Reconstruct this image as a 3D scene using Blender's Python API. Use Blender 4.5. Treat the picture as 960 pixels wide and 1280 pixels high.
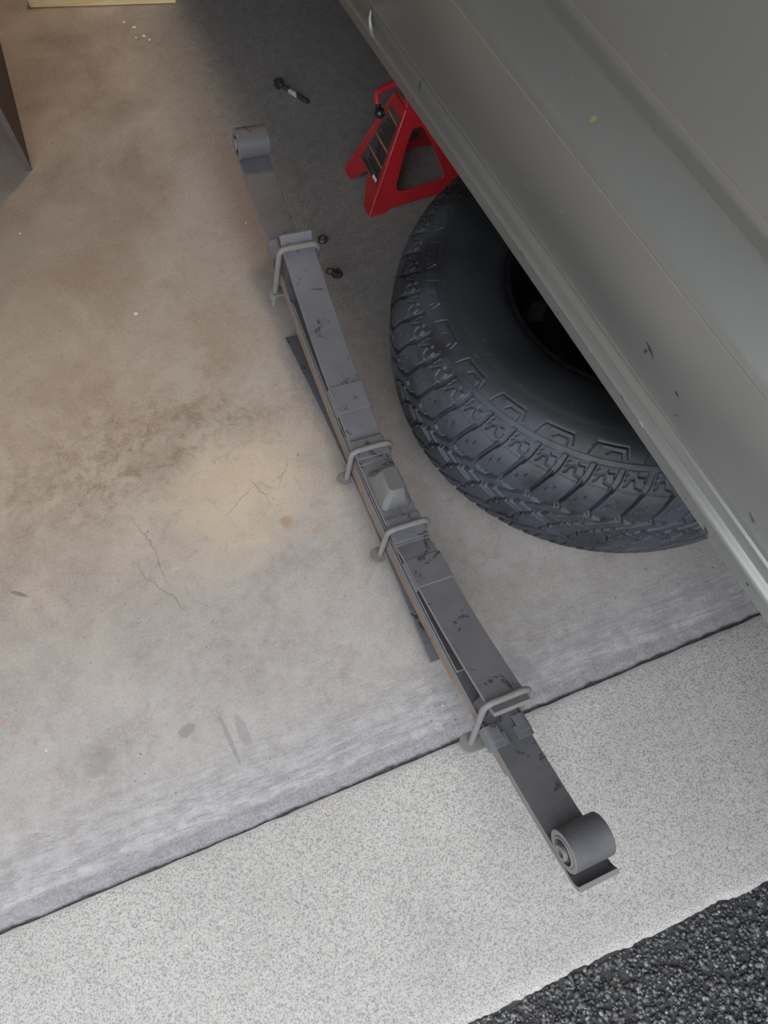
import bpy, bmesh, math, random
import numpy as np
from mathutils import Vector, Matrix
random.seed(7); RNG = np.random.default_rng(7)
for o in list(bpy.data.objects): bpy.data.objects.remove(o, do_unlink=True)
scene = bpy.context.scene
COL = scene.collection
R = math.radians

# ------------------------------------------------------------------ camera
cam_d = bpy.data.cameras.new('camera')
cam_d.sensor_fit = 'VERTICAL'; cam_d.sensor_height = 34.6; cam_d.lens = 34.6 * 960 / 1280
cam_d.clip_start = 0.02
cam = bpy.data.objects.new('camera', cam_d); COL.objects.link(cam)
cam.location = (0, 0, 1.30); cam.rotation_euler = (R(90 - 66), 0, 0)
scene.camera = cam

# ------------------------------------------------------------------ sky (overcast daylight) and exposure
world = bpy.data.worlds.new('overcast_sky'); scene.world = world; world.use_nodes = True
wn = world.node_tree; wn.nodes.clear()
wo = wn.nodes.new('ShaderNodeOutputWorld'); wb = wn.nodes.new('ShaderNodeBackground')
tc = wn.nodes.new('ShaderNodeTexCoord'); sx = wn.nodes.new('ShaderNodeSeparateXYZ'); cr = wn.nodes.new('ShaderNodeValToRGB')
wn.links.new(tc.outputs['Generated'], sx.inputs[0]); wn.links.new(sx.outputs['Z'], cr.inputs[0])
cr.color_ramp.elements[0].position = 0.0; cr.color_ramp.elements[0].color = (0.70, 0.73, 0.78, 1)
cr.color_ramp.elements[1].position = 0.9; cr.color_ramp.elements[1].color = (0.90, 0.94, 1.0, 1)
wn.links.new(cr.outputs[0], wb.inputs[0]); wb.inputs[1].default_value = 2.7
wn.links.new(wb.outputs[0], wo.inputs[0])
vs = scene.view_settings
vs.view_transform = 'Standard'; vs.look = 'None'; vs.gamma = 1; vs.use_curve_mapping = False
vs.exposure = 0.30
scene.cycles.max_bounces = 8; scene.cycles.diffuse_bounces = 6

# ------------------------------------------------------------------ frames of reference
GYAW = R(21.8)                       # the garage slab: x along the door line, y into the garage
GORG = Vector((0.026, 0.133, 0))
TYAW = R(25.0)                       # the truck: y along its length, -x towards the photographer
TN = Vector((math.cos(TYAW), math.sin(TYAW), 0))
TORG = TN * 0.497
def g2w(x, y, z=0): return GORG + Matrix.Rotation(GYAW, 3, 'Z') @ Vector((x, y, z))
def w2g(x, y, z=0): return Matrix.Rotation(-GYAW, 3, 'Z') @ (Vector((x, y, z)) - GORG)

# ------------------------------------------------------------------ materials
class NT:
    def __init__(s, name):
        s.m = bpy.data.materials.new(name); s.m.use_nodes = True
        s.t = s.m.node_tree; s.t.nodes.clear()
        s.out = s.n('ShaderNodeOutputMaterial'); s.b = s.n('ShaderNodeBsdfPrincipled')
        s.l(s.b.outputs[0], s.out.inputs[0]); s.tc = s.n('ShaderNodeTexCoord')
        s.obj = s.tc.outputs['Object']
    def n(s, t, **k):
        q = s.t.nodes.new(t)
        for a, v in k.items(): setattr(q, a, v)
        return q
    def l(s, a, b): s.t.links.new(a, b)
    def put(s, sock, v):
        if isinstance(v, bpy.types.NodeSocket): s.l(v, sock)
        elif v is not None:
            if hasattr(sock.default_value, '__len__') and not hasattr(v, '__len__'): v = (v,) * len(sock.default_value)
            if hasattr(v, '__len__') and len(v) == 3 and len(sock.default_value) == 4: v = (*v, 1)
            sock.default_value = v
    def noise(s, scale, detail=4, rough=0.55, vec=None, dist=0.0, stretch=None):
        v = vec or s.obj
        if stretch:
            mp = s.n('ShaderNodeMapping'); s.l(v, mp.inputs[0]); mp.inputs['Scale'].default_value = stretch; v = mp.outputs[0]
        q = s.n('ShaderNodeTexNoise'); s.l(v, q.inputs['Vector'])
        q.inputs['Scale'].default_value = scale; q.inputs['Detail'].default_value = detail
        q.inputs['Roughness'].default_value = rough; q.inputs['Distortion'].default_value = dist
        return q.outputs['Fac']
    def vor(s, scale, vec=None, feature='F1', out='Distance'):
        q = s.n('ShaderNodeTexVoronoi', feature=feature); s.l(vec or s.obj, q.inputs['Vector']); q.inputs['Scale'].default_value = scale
        return q.outputs[out]
    def mr(s, v, a, b, c=0.0, d=1.0, smooth=False):
        q = s.n('ShaderNodeMapRange'); q.clamp = True
        if smooth: q.interpolation_type = 'SMOOTHSTEP'
        s.l(v, q.inputs[0])
        for i, x in enumerate((a, b, c, d)): q.inputs[i + 1].default_value = x
        return q.outputs[0]
    def mix(s, f, a, b, mode='MIX'):
        q = s.n('ShaderNodeMix', data_type='RGBA', blend_type=mode)
        s.put(q.inputs[0], f); s.put(q.inputs[6], a); s.put(q.inputs[7], b); return q.outputs[2]
    def math(s, op, a, b=None, c=None):
        q = s.n('ShaderNodeMath', operation=op); s.put(q.inputs[0], a)
        if b is not None: s.put(q.inputs[1], b)
        if c is not None: s.put(q.inputs[2], c)
        return q.outputs[0]
    def bump(s, h, strength, dist, normal=None):
        q = s.n('ShaderNodeBump'); q.inputs['Strength'].default_value = strength; q.inputs['Distance'].default_value = dist
        s.l(h, q.inputs['Height'])
        if normal: s.l(normal, q.inputs['Normal'])
        return q.outputs[0]
    def done(s, color, rough=0.6, metal=0.0, normal=None, spec=0.5, coat=0.0, coat_rough=0.1):
        s.put(s.b.inputs['Base Color'], color); s.put(s.b.inputs['Roughness'], rough); s.put(s.b.inputs['Metallic'], metal)
        s.b.inputs['Specular IOR Level'].default_value = spec
        s.b.inputs['Coat Weight'].default_value = coat; s.b.inputs['Coat Roughness'].default_value = coat_rough
        if normal: s.l(normal, s.b.inputs['Normal'])
        return s.m
    def sep(s, vec=None):
        q = s.n('ShaderNodeSeparateXYZ'); s.l(vec or s.obj, q.inputs[0]); return q.outputs
    def blob(s, x, y, rx, ry, ang=0, warp=None, soft=0.5):
        """1 inside an irregular patch centred on x, y (object space), 0 outside"""
        mp = s.n('ShaderNodeMapping', vector_type='TEXTURE'); s.l(s.obj, mp.inputs[0])
        mp.inputs['Location'].default_value = (x, y, 0); mp.inputs['Rotation'].default_value = (0, 0, ang)
        mp.inputs['Scale'].default_value = (rx, ry, 1)
        o = s.sep(mp.outputs[0])
        d = s.math('SQRT', s.math('ADD', s.math('POWER', s.math('ABSOLUTE', o[0]), 2.0), s.math('POWER', s.math('ABSOLUTE', o[1]), 2.0)))
        if warp is not None: d = s.math('ADD', d, s.math('MULTIPLY', s.math('SUBTRACT', warp, 0.5), 2.2))
        return s.mr(d, 1 - soft, 1 + soft * .3, 1.0, 0.0, True)

def gp(x, y):
    q = w2g(x, y); return q.x, q.y
STAINS = []   # x, y, rx, ry, angle, colour, strength   (slab space)
for (x, y, rx, ry, a, c, k) in [
        (-.325, .185, .016, .010, .3, (.19, .18, .17), .55), (-.46, .135, .03, .02, .5, (.22, .21, .21), .35),
        (-.255, .175, .004, .05, .1, (.2, .19, .19), .5), (-.232, .185, .010, .03, .1, (.23, .22, .22), .5),
        (-.645, .42, .004, .020, .9, (.13, .11, .10), .6), (-.18, .56, .012, .012, 0, (.36, .22, .12), .6),
        (-.118, .545, .014, .010, 0, (.40, .28, .18), .5), (-.64, .19, .02, .004, .4, (.45, .26, .17), .6),
        (-.9, 1.15, .25, .05, .2, (.30, .26, .23), .5), (.235, .285, .02, .05, .5, (.23, .23, .24), .5)]:
    q = w2g(x, y); STAINS.append((q.x, q.y, rx, ry, a, c, k))
CRACKS = []
for (x, y, ln, a) in [(-.42, .50, .07, 1.75), (-.395, .43, .06, 2.05), (-.27, .60, .035, .55), (-.19, .66, .03, 1.2), (-.23, .62, .03, 1.9)]:
    q = w2g(x, y); CRACKS.append((q.x, q.y, ln, a))

def mat_floor():
    t = NT('garage_concrete')
    o = t.sep(); X, Y = o[0], o[1]
    big = t.noise(1.7, 4, .6); mid = t.noise(6, 6, .65, dist=.4); fine = t.noise(42, 6, .7); vf = t.noise(260, 3, .6)
    gr = t.noise(900, 2, .5)
    base = t.mix(t.mr(mid, .36, .64), (.262, .230, .205), (.375, .343, .316))
    base = t.mix(t.mr(fine, .35, .7, 0, .65), base, (.41, .39, .37))
    # old brown stain over the left bay; light falloff painted in farther back
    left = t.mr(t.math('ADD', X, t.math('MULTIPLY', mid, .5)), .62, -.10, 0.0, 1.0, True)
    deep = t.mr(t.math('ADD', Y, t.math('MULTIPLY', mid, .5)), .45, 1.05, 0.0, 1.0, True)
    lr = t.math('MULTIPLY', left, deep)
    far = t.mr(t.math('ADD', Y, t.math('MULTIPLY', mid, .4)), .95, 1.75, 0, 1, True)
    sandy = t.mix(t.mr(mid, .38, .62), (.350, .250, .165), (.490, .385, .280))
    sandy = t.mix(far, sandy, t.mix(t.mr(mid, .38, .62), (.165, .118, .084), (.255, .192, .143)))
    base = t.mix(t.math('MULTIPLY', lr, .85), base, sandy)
    mot = t.math('MULTIPLY', t.mr(t.noise(26, 9, .8, dist=1.0), .47, .60, 0, 1), t.blob(*gp(-.45, .70), .36, .16, .0, mid, .9))
    base = t.mix(t.math('MULTIPLY', mot, .8), base, (.215, .140, .085))
    # pale ochre bloom in the middle
    base = t.mix(t.math('MULTIPLY', t.blob(*gp(-.27, .62), .20, .13, .3, t.noise(5, 5, .6), .95), .62), base, (.68, .53, .36))
    # shade under and beside the truck, painted dark into the floor colour
    truck_shade = t.math('MULTIPLY', t.mr(t.math('ADD', X, t.math('MULTIPLY', mid, .12)), .06, .30, 0, 1, True), t.mr(t.math('ADD', Y, t.math('MULTIPLY', mid, .3)), .45, 1.15, 0, 1, True))
    base = t.mix(t.math('MULTIPLY', truck_shade, t.mr(mid, .3, .7, .72, .92)), base, t.mix(t.mr(fine, .35, .65), (.085, .082, .080), (.150, .145, .142)))
    # rust tint under the spring
    rust = t.math('MULTIPLY', t.blob(*gp(-.29, 1.28), .05, .30, .0, t.noise(9, 5, .7), .95), .5)
    base = t.mix(rust, base, (.22, .125, .075))
    # whitish scaled band and grime next to the door line
    edge = t.mr(t.math('ADD', Y, t.math('MULTIPLY', t.noise(7, 6, .7, stretch=(.35, 1.4, 1)), .16)), .26, .10, 0, 1, True)
    base = t.mix(t.math('MULTIPLY', edge, .7), base, t.mix(t.mr(fine, .35, .65), (.27, .27, .283), (.44, .44, .46)))
    streak = t.mr(t.noise(42, 9, .85, dist=.5, stretch=(.22, 1.6, 1)), .49, .58, 0, 1)
    nearedge = t.mr(Y, .17, .02, 0, 1, True)
    base = t.mix(t.math('MULTIPLY', t.math('MULTIPLY', streak, nearedge), .75), base, (.20, .195, .20))
    lip = t.mr(Y, .034, .020, 0, 1, True)
    base = t.mix(t.math('MULTIPLY', lip, .92), base, t.mix(fine, (.13, .125, .135), (.24, .23, .24)))
    # pits, dark freckles, drips of white paint
    for sc, rad, cut, colr in ((26, .060, .80, (.07, .06, .055)), (52, .085, .72, (.11, .09, .08)), (19, .045, .90, (.66, .65, .64))):
        vn = t.n('ShaderNodeTexVoronoi'); t.l(t.obj, vn.inputs['Vector']); vn.inputs['Scale'].default_value = sc
        cs = t.sep(vn.outputs['Color'])
        pm = t.math('MULTIPLY', t.mr(t.math('ADD', vn.outputs['Distance'], t.math('MULTIPLY', t.math('SUBTRACT', t.noise(300, 3, .7), .5), .12)), rad, rad*.6, 0, 1), t.mr(cs[0], cut, cut+.02, 0, 1))
        base = t.mix(t.math('MULTIPLY', pm, .85), base, colr)
    scr = t.mr(t.noise(95, 10, .92, dist=1.6), .585, .62, 0, .7)
    base = t.mix(t.math('MULTIPLY', scr, t.mr(t.noise(4, 4, .6), .42, .60)), base, (.13, .105, .09))
    lsc = t.mr(t.noise(80, 10, .9, dist=1.2), .59, .64, 0, .55)
    base = t.mix(lsc, base, (.52, .50, .48))
    worn = t.mr(t.noise(58, 8, .85), .57, .68, 0, .6)
    base = t.mix(t.mr(t.noise(24, 8, .8, dist=.8), .53, .66, 0, .5), base, (.245, .205, .175))
    base = t.mix(worn, base, (.15, .13, .12))
    base = t.mix(t.mr(vf, .35, .75, 0, .30), base, (.58, .56, .54))
    # stains with a shape of their own
    for (x, y, rx, ry, a, c, k) in STAINS:
        base = t.mix(t.math('MULTIPLY', t.blob(x, y, rx, ry, a, t.noise(70, 7, .85), .25), k), base, c)
    # hairline cracks
    for (x, y, ln, a) in CRACKS:
        mp = t.n('ShaderNodeMapping', vector_type='TEXTURE'); t.l(t.obj, mp.inputs[0])
        mp.inputs['Location'].default_value = (x, y, 0); mp.inputs['Rotation'].default_value = (0, 0, a); mp.inputs['Scale'].default_value = (ln, .0012, 1)
        q = t.sep(mp.outputs[0])
        wob = t.math('MULTIPLY', t.math('SUBTRACT', t.noise(16, 4, .6), .5), 30)
        d = t.math('MAXIMUM', t.math('ABSOLUTE', q[0]), t.math('ABSOLUTE', t.math('ADD', q[1], wob)))
        base = t.mix(t.mr(d, .6, 1.3, .38, 0), base, (.12, .10, .09))
    h = t.math('ADD', t.math('MULTIPLY', fine, .5), t.math('MULTIPLY', vf, .25))
    h2 = t.math('ADD', h, t.math('MULTIPLY', t.math('MULTIPLY', streak, nearedge), -.9))
    nrm = t.bump(h2, .35, .004); nrm = t.bump(gr, .15, .001, nrm)
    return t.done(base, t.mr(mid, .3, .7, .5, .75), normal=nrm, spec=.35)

def mat_apron():
    t = NT('broomed_concrete')
    a = t.noise(420, 6, .8); b = t.noise(190, 6, .8); c = t.noise(5, 5, .6); v = t.vor(210)
    base = t.mix(t.mr(c, .3, .7), (.455, .436, .410), (.550, .530, .500))
    base = t.mix(t.mr(a, .41, .52, 0, 1), (.20, .19, .18), base)
    base = t.mix(t.mr(b, .58, .72, 0, .6), base, (.72, .71, .69))
    base = t.mix(t.math('MULTIPLY', t.mr(v, .17, .09, 0, 1), t.mr(t.noise(60), .50, .60, 0, .8)), base, (.15, .145, .14))
    base = t.mix(t.mr(t.noise(22, 6, .8, stretch=(.5, 1.2, 1)), .60, .74, 0, .35), base, (.30, .29, .28))
    base = t.mix(t.mr(t.math('ADD', t.sep()[1], t.math('MULTIPLY', t.noise(14, 5), .03)), .004, .016, 0, .6), base, (.25, .245, .26))
    h = t.math('ADD', a, t.math('MULTIPLY', b, .8))
    return t.done(base, .8, normal=t.bump(h, .4, .0018), spec=.2)

def mat_asphalt(dark=True):
    t = NT('asphalt_binder'); a = t.noise(160, 5, .7)
    return t.done(t.mix(a, (.025, .025, .027), (.075, .073, .072)), .75, normal=t.bump(a, .6, .004), spec=.4)
def mat_stone():
    t = NT('asphalt_stone')
    w = t.n('ShaderNodeTexWhiteNoise', noise_dimensions='3D')
    v = t.n('ShaderNodeTexVoronoi'); t.l(t.obj, v.inputs['Vector']); v.inputs['Scale'].default_value = 130
    s = t.sep(v.outputs['Color'])
    a = t.noise(350, 3, .6)
    c = t.mix(t.mr(s[0], .25, 1.0), (.04, .04, .042), (.15, .147, .142))
    c = t.mix(t.mr(s[1], .82, .93, 0, .8), c, (.32, .32, .34))
    return t.done(t.mix(t.mr(a, .3, .7, 0, .4), c, (.03, .03, .03)), .42, normal=t.bump(a, .4, .002), spec=.6)

def mat_primer(name, c1=(.112, .117, .135), c2=(.160, .165, .184), dirt=(.165, .142, .125), k=.5, rough=.5, scratch=True, chips=.57):
    t = NT(name)
    a = t.noise(9, 5, .6); b = t.noise(55, 6, .75); f = t.noise(420, 3, .6)
    c = t.mix(t.mr(a, .3, .7), c1, c2)
    c = t.mix(t.mr(b, .42, .72, 0, k), c, dirt)
    if scratch:
        s = t.mr(t.noise(24, 8, .72, dist=1.0), chips + .015, chips + .05, 0, .9)
        c = t.mix(s, c, (.035, .034, .036))
    c = t.mix(t.mr(t.vor(120), .07, .03, 0, .7), c, (.42, .40, .37))
    h = t.math('ADD', t.math('MULTIPLY', b, .6), t.math('MULTIPLY', f, .3))
    return t.done(c, t.mr(b, .3, .7, rough - .08, rough + .12), metal=.15, normal=t.bump(h, .25, .0015), spec=.45)
def mat_simple(name, c1, c2, scale=40, rough=.5, metal=0, bump=.2, spec=.5, bd=.001, coat=0):
    t = NT(name); a = t.noise(scale, 5, .65)
    return t.done(t.mix(t.mr(a, .35, .65), c1, c2), rough, metal, normal=t.bump(a, bump, bd), spec=spec, coat=coat)

DK = (.035, .03, .028)
CHIPS = [(.330, .6146, .010, .004, .6, DK), (.335, .603, .002, .007, .3, DK), (.275, .602, .0035, .0035, 0, DK), (.268, .560, .0015, .008, .5, DK), (.127, .566, .008, .004, .8, DK),
         (.526, .752, .003, .0025, 0, (.50, .42, .12)), (.60, .4865, .003, .003, 0, DK), (.42, .4865, .005, .003, .3, (.45, .45, .46)), (.345, .4865, .004, .003, 0, DK), (.30, .4865, .006, .003, .5, (.5, .5, .5)),
         (.155, .455, .010, .004, .9, DK), (.20, .462, .002, .002, 0, DK), (.505, .462, .003, .002, .4, DK), (.08, .466, .003, .002, 0, DK), (.70, .4865, .002, .002, 0, DK), (.52, .64, .0012, .003, 0, (.6, .6, .6)), (.60, .61, .002, .002, 0, (.6, .6, .6))]
def mat_paint():
    t = NT('satin_grey_green_paint')
    a = t.noise(3, 4, .5); b = t.noise(160, 4, .7); chips = t.noise(17, 9, .8, dist=.6)
    c = t.mix(t.mr(a, .3, .7), (.235, .240, .224), (.262, .267, .251))
    dust = t.mr(t.noise(14, 6, .75), .45, .75, 0, .22)
    c = t.mix(dust, c, (.25, .245, .22))
    for (y, z, ry, rz, a, col) in CHIPS:
        mp = t.n('ShaderNodeMapping', vector_type='TEXTURE'); t.l(t.obj, mp.inputs[0])
        mp.inputs['Location'].default_value = (0, y, z); mp.inputs['Rotation'].default_value = (a, 0, 0); mp.inputs['Scale'].default_value = (1, ry, rz)
        q = t.sep(mp.outputs[0]); d = t.math('SQRT', t.math('ADD', t.math('MULTIPLY', q[1], q[1]), t.math('MULTIPLY', q[2], q[2])))
        d = t.math('ADD', d, t.math('MULTIPLY', t.math('SUBTRACT', t.noise(260, 4, .8), .5), 3.5))
        c = t.mix(t.mr(d, .7, 1.0, .9, 0), c, col)
    c = t.mix(t.mr(t.vor(30), .028, .014, 0, .7), c, (.55, .54, .50))
    return t.done(c, t.mr(t.noise(9, 5, .6), .3, .7, .31, .34), metal=.45, spec=.6, coat=.5, coat_rough=.32)

def mat_rubber():
    t = NT('tyre_rubber')
    a = t.noise(7, 5, .6); b = t.noise(70, 6, .75); f = t.noise(500, 3, .6)
    o = t.sep()
    rr = t.math('SQRT', t.math('ADD', t.math('MULTIPLY', o[0], o[0]), t.math('MULTIPLY', o[1], o[1])))
    c = t.mix(t.mr(a, .35, .65), (.012, .0125, .0145), (.021, .022, .027))
    # pale worn film on the shoulder ring, dry dust caught in the tread
    ring = t.math('MULTIPLY', t.mr(rr, .315, .35, 0, 1, True), t.mr(t.noise(6, 6, .7, dist=.5), .38, .6, 0, .75, True))
    c = t.mix(ring, c, (.050, .056, .072))
    c = t.mix(t.mr(b, .60, .74, 0, .5), c, (.13, .12, .105))
    c = t.mix(t.mr(t.noise(230, 4, .7), .69, .73, 0, .8), c, (.36, .33, .29))
    h = t.math('ADD', b, t.math('MULTIPLY', f, .4))
    return t.done(c, t.mr(a, .3, .7, .44, .60), normal=t.bump(h, .22, .001), spec=.5)

def mat_wood():
    t = NT('pale_pine'); g = t.noise(9, 6, .65, stretch=(1, 14, 14), dist=.4); k = t.noise(3, 3)
    c = t.mix(t.mr(g, .35, .65), (.66, .47, .24), (.80, .62, .36))
    return t.done(t.mix(t.mr(k, .55, .7, 0, .4), c, (.45, .28, .12)), .65, normal=t.bump(g, .25, .002), spec=.3)

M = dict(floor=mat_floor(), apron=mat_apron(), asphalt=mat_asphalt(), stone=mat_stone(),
    primer=mat_primer('grey_primer'), primer_dark=mat_primer('grey_primer_dark', (.060, .060, .066), (.085, .083, .085), (.080, .068, .060), .55, .45),
    primer_main=mat_primer('grey_primer_main', (.084, .086, .098), (.120, .122, .134)),
    dusty=mat_primer('dusty_primer', (.160, .157, .155), (.215, .208, .200), (.19, .16, .135), .5, .6, True, .70),
    pad=mat_primer('pad_primer', (.125, .123, .122), (.155, .152, .148), (.14, .125, .112), .3, .65, False),
    rusty=mat_primer('rusty_edge', (.20, .125, .085), (.30, .205, .15), (.16, .13, .115), .7, .65, True, .66),
    steeldark=mat_simple('dark_steel', (.05, .05, .052), (.11, .105, .10), 60, .4, .6),
    steel=mat_simple('bare_steel', (.30, .30, .31), (.42, .41, .40), 60, .35, .8),
    bush=mat_simple('bushing_rubber', (.018, .018, .02), (.03, .03, .032), 80, .6),
    paint=mat_paint(), under=mat_simple('underbody_black', (.02, .02, .02), (.045, .04, .035), 20, .8),
    rubber=mat_rubber(), rim=mat_simple('black_wheel_paint', (.006, .006, .007), (.012, .012, .013), 30, .42, 0, .1),
    red=mat_simple('red_enamel', (.33, .012, .016), (.40, .018, .022), 25, .33, 0, .08, .5, .001, .3),
    blk=mat_simple('gloss_black', (.012, .012, .013), (.02, .02, .02), 20, .25),
    label=mat_simple('label_film', (.055, .051, .049), (.066, .062, .059), 30, .55),
    labtxt=mat_simple('label_black_print', (.004, .004, .004), (.006, .006, .006), 30, .5),
    orange=mat_simple('label_orange', (.50, .16, .06), (.60, .20, .08), 30, .5),
    white=mat_simple('label_white', (.62, .60, .56), (.75, .73, .70), 30, .5),
    brown=mat_simple('brown_board', (.030, .020, .018), (.050, .034, .030), 18, .5),
    boardedge=mat_simple('board_edge', (.07, .06, .055), (.11, .095, .085), 18, .5),
    wood=mat_wood(), wall=mat_simple('garage_wall_paint', (.30, .27, .23), (.34, .31, .27), 5, .8),
    dirt=mat_simple('joint_dirt', (.07, .066, .072), (.14, .132, .14), 90, .9, 0, .5, .2, .003),
    doorwhite=mat_simple('door_white_enamel', (.70, .71, .72), (.76, .77, .78), 8, .5),
    ceil=mat_simple('garage_ceiling_paint', (.33, .30, .26), (.38, .35, .31), 5, .85),
    tape=mat_simple('pale_tape', (.30, .29, .32), (.48, .44, .42), 150, .5))

# ------------------------------------------------------------------ mesh helpers
def link(name, me, mat, parent=None, smooth=30, bevel=0, seg=2):
    o = bpy.data.objects.new(name, me); COL.objects.link(o)
    for m in (mat if isinstance(mat, (list, tuple)) else [mat]): me.materials.append(m)
    if smooth:
        me.polygons.foreach_set('use_smooth', [True] * len(me.polygons))
        if not bevel: me.set_sharp_from_angle(angle=R(smooth))
    if bevel:
        b = o.modifiers.new('bevel', 'BEVEL'); b.width = bevel; b.segments = seg; b.limit_method = 'ANGLE'; b.angle_limit = R(35); b.harden_normals = True
    if parent: o.parent = parent
    return o
def mk(name, V, F, mat, parent=None, idx=None, **k):
    me = bpy.data.meshes.new(name); me.from_pydata([tuple(v) for v in V], [], [tuple(f) for f in F]); me.update()
    if idx is not None: me.polygons.foreach_set('material_index', idx)
    bm = bmesh.new(); bm.from_mesh(me); bmesh.ops.recalc_face_normals(bm, faces=bm.faces); bm.to_mesh(me); bm.free()
    return link(name, me, mat, parent, **k)
def tag(o, label=None, cat=None, group=None, kind=None):
    if label: o['label'] = label
    if cat: o['category'] = cat
    if group: o['group'] = group
    if kind: o['kind'] = kind
    return o
def empty(name, loc=(0, 0, 0), rot=None, matrix=None):
    o = bpy.data.objects.new(name, None); COL.objects.link(o); o.empty_display_size = .05
    if matrix is not None: o.matrix_world = matrix
    else:
        o.location = loc
        if rot: o.rotation_euler = rot
    return o
def strip_sides(pts, t):
    """two polylines t/2 either side of a 2-D centreline"""
    p = np.array(pts, float); d = np.gradient(p, axis=0); d /= np.linalg.norm(d, axis=1)[:, None]
    nn = np.stack([-d[:, 1], d[:, 0]], 1) * t / 2
    return p + nn, p - nn
def strip(name, pts, t, a, b, mat, parent, plane='yz', bevel=.0012, side_idx=None, mats=None):
    """bar of thickness t that follows a 2-D line, extruded from a to b along the third axis"""
    A, B = strip_sides(pts, t); n = len(A)
    def P(q, w): return {'yz': (w, q[0], q[1]), 'xz': (q[0], w, q[1])}[plane]
    V = [P(q, a) for q in A] + [P(q, a) for q in B] + [P(q, b) for q in A] + [P(q, b) for q in B]
    F = []; I = []
    for i in range(n - 1):
        F += [(i, i+1, 2*n+i+1, 2*n+i), (n+i, 3*n+i, 3*n+i+1, n+i+1), (i, n+i, n+i+1, i+1), (2*n+i, 2*n+i+1, 3*n+i+1, 3*n+i)]
        I += [0, 0, 1, 1]
    F += [(0, 2*n, 3*n, n), (n-1, 2*n-1, 4*n-1, 3*n-1)]; I += [1, 1]
    return mk(name, V, F, mats or mat, parent, idx=I if mats else None, bevel=bevel)
def tube(name, pts, r, mat, parent=None, seg=14, caps=True, rr=None, **k):
    p = [Vector(q) for q in pts]; V = []; F = []; up = None
    for i, q in enumerate(p):
        d = (p[min(i+1, len(p)-1)] - p[max(i-1, 0)]).normalized()
        if up is None: up = d.orthogonal().normalized()
        up = (up - d * up.dot(d)).normalized(); s = d.cross(up); ra = rr[i] if rr else r
        for j in range(seg):
            a = 2 * math.pi * j / seg; V.append(q + (up * math.cos(a) + s * math.sin(a)) * ra)
    for i in range(len(p) - 1):
        for j in range(seg):
            k2 = (j + 1) % seg; F.append((i*seg+j, i*seg+k2, (i+1)*seg+k2, (i+1)*seg+j))
    if caps: F += [tuple(range(seg)), tuple(range((len(p)-1)*seg, len(p)*seg))]
    return mk(name, V, F, mat, parent, smooth=40, **k)
def fillet(pts, r, n=6):
    out = [Vector(pts[0])]
    for i in range(1, len(pts) - 1):
        a, b, c = map(Vector, pts[i-1:i+2]); u = (a - b).normalized(); v = (c - b).normalized()
        ang = u.angle(v); t = r / math.tan(ang / 2); p0 = b + u * t; p1 = b + v * t
        cc = b + (u + v).normalized() * (r / math.sin(ang / 2))
        for k in range(n + 1):
            f = k / n; w = (p0 - cc).slerp(p1 - cc, f, p0 - cc) if False else None
            q = ((p0 - cc) * (1 - f) + (p1 - cc) * f).normalized() * r; out.append(cc + q)
    out.append(Vector(pts[-1])); return out
def lathe(name, prof, mat, parent=None, seg=48, axis='z', centre=(0, 0, 0), smooth=35, closed=True, **k):
    """prof: (radius, height) pairs, closed loop if closed"""
    V = []; F = []; m = len(prof)
    for i in range(seg):
        a = 2 * math.pi * i / seg; c, s = math.cos(a), math.sin(a)
        for r, hgt in prof:
            q = {'z': (r*c, r*s, hgt), 'x': (hgt, r*c, r*s)}[axis]
            V.append((q[0]+centre[0], q[1]+centre[1], q[2]+centre[2]))
    for i in range(seg):
        j = (i + 1) % seg
        for q in range(m if closed else m - 1):
            p = (q + 1) % m; F.append((i*m+q, j*m+q, j*m+p, i*m+p))
    if not closed:
        for q in (0, m-1):
            if prof[q][0] > 1e-6: F.append(tuple(i*m+q for i in range(seg)))
    o = mk(name, V, F, mat, parent, smooth=smooth, **k); return o
def box(name, lo, hi, mat, parent=None, bevel=.001, **k):
    x0, y0, z0 = lo; x1, y1, z1 = hi
    V = [(x, y, z) for x in (x0, x1) for y in (y0, y1) for z in (z0, z1)]
    F = [(0,1,3,2), (4,6,7,5), (0,4,5,1), (2,3,7,6), (0,2,6,4), (1,5,7,3)]
    return mk(name, V, F, mat, parent, bevel=bevel, **k)
def hexa(name, lo4, hi4, mat, parent=None, bevel=.001):
    """box between two quads"""
    V = list(lo4) + list(hi4)
    F = [(0,1,2,3), (4,7,6,5)] + [(i, (i+1) % 4, 4+(i+1) % 4, 4+i) for i in range(4)]
    return mk(name, V, F, mat, parent, bevel=bevel)
def prism(name, poly, z0, z1, mat, parent=None, bevel=.001, axis='z', centre=(0,0,0)):
    n = len(poly)
    def P(a, b, c): q = {'z': (a, b, c), 'x': (c, a, b), 'y': (a, c, b)}[axis]; return (q[0]+centre[0], q[1]+centre[1], q[2]+centre[2])
    V = [P(x, y, z0) for x, y in poly] + [P(x, y, z1) for x, y in poly]
    F = [tuple(range(n)), tuple(range(n, 2*n))] + [(i, (i+1) % n, n+(i+1) % n, n+i) for i in range(n)]
    return mk(name, V, F, mat, parent, bevel=bevel)
def hexpoly(r, a0=0, n=6): return [(r*math.cos(a0+2*math.pi*i/n), r*math.sin(a0+2*math.pi*i/n)) for i in range(n)]
def sm(a, b, x): x = np.clip((x-a)/(b-a), 0, 1); return x*x*(3-2*x)
def vnoise(x, seed=0):
    """smooth 1-D noise"""
    r = np.random.default_rng(seed).uniform(-1, 1, 4096); i = np.floor(x).astype(int); f = x - i; f = f*f*(3-2*f)
    return r[i % 4096]*(1-f) + r[(i+1) % 4096]*f

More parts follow.
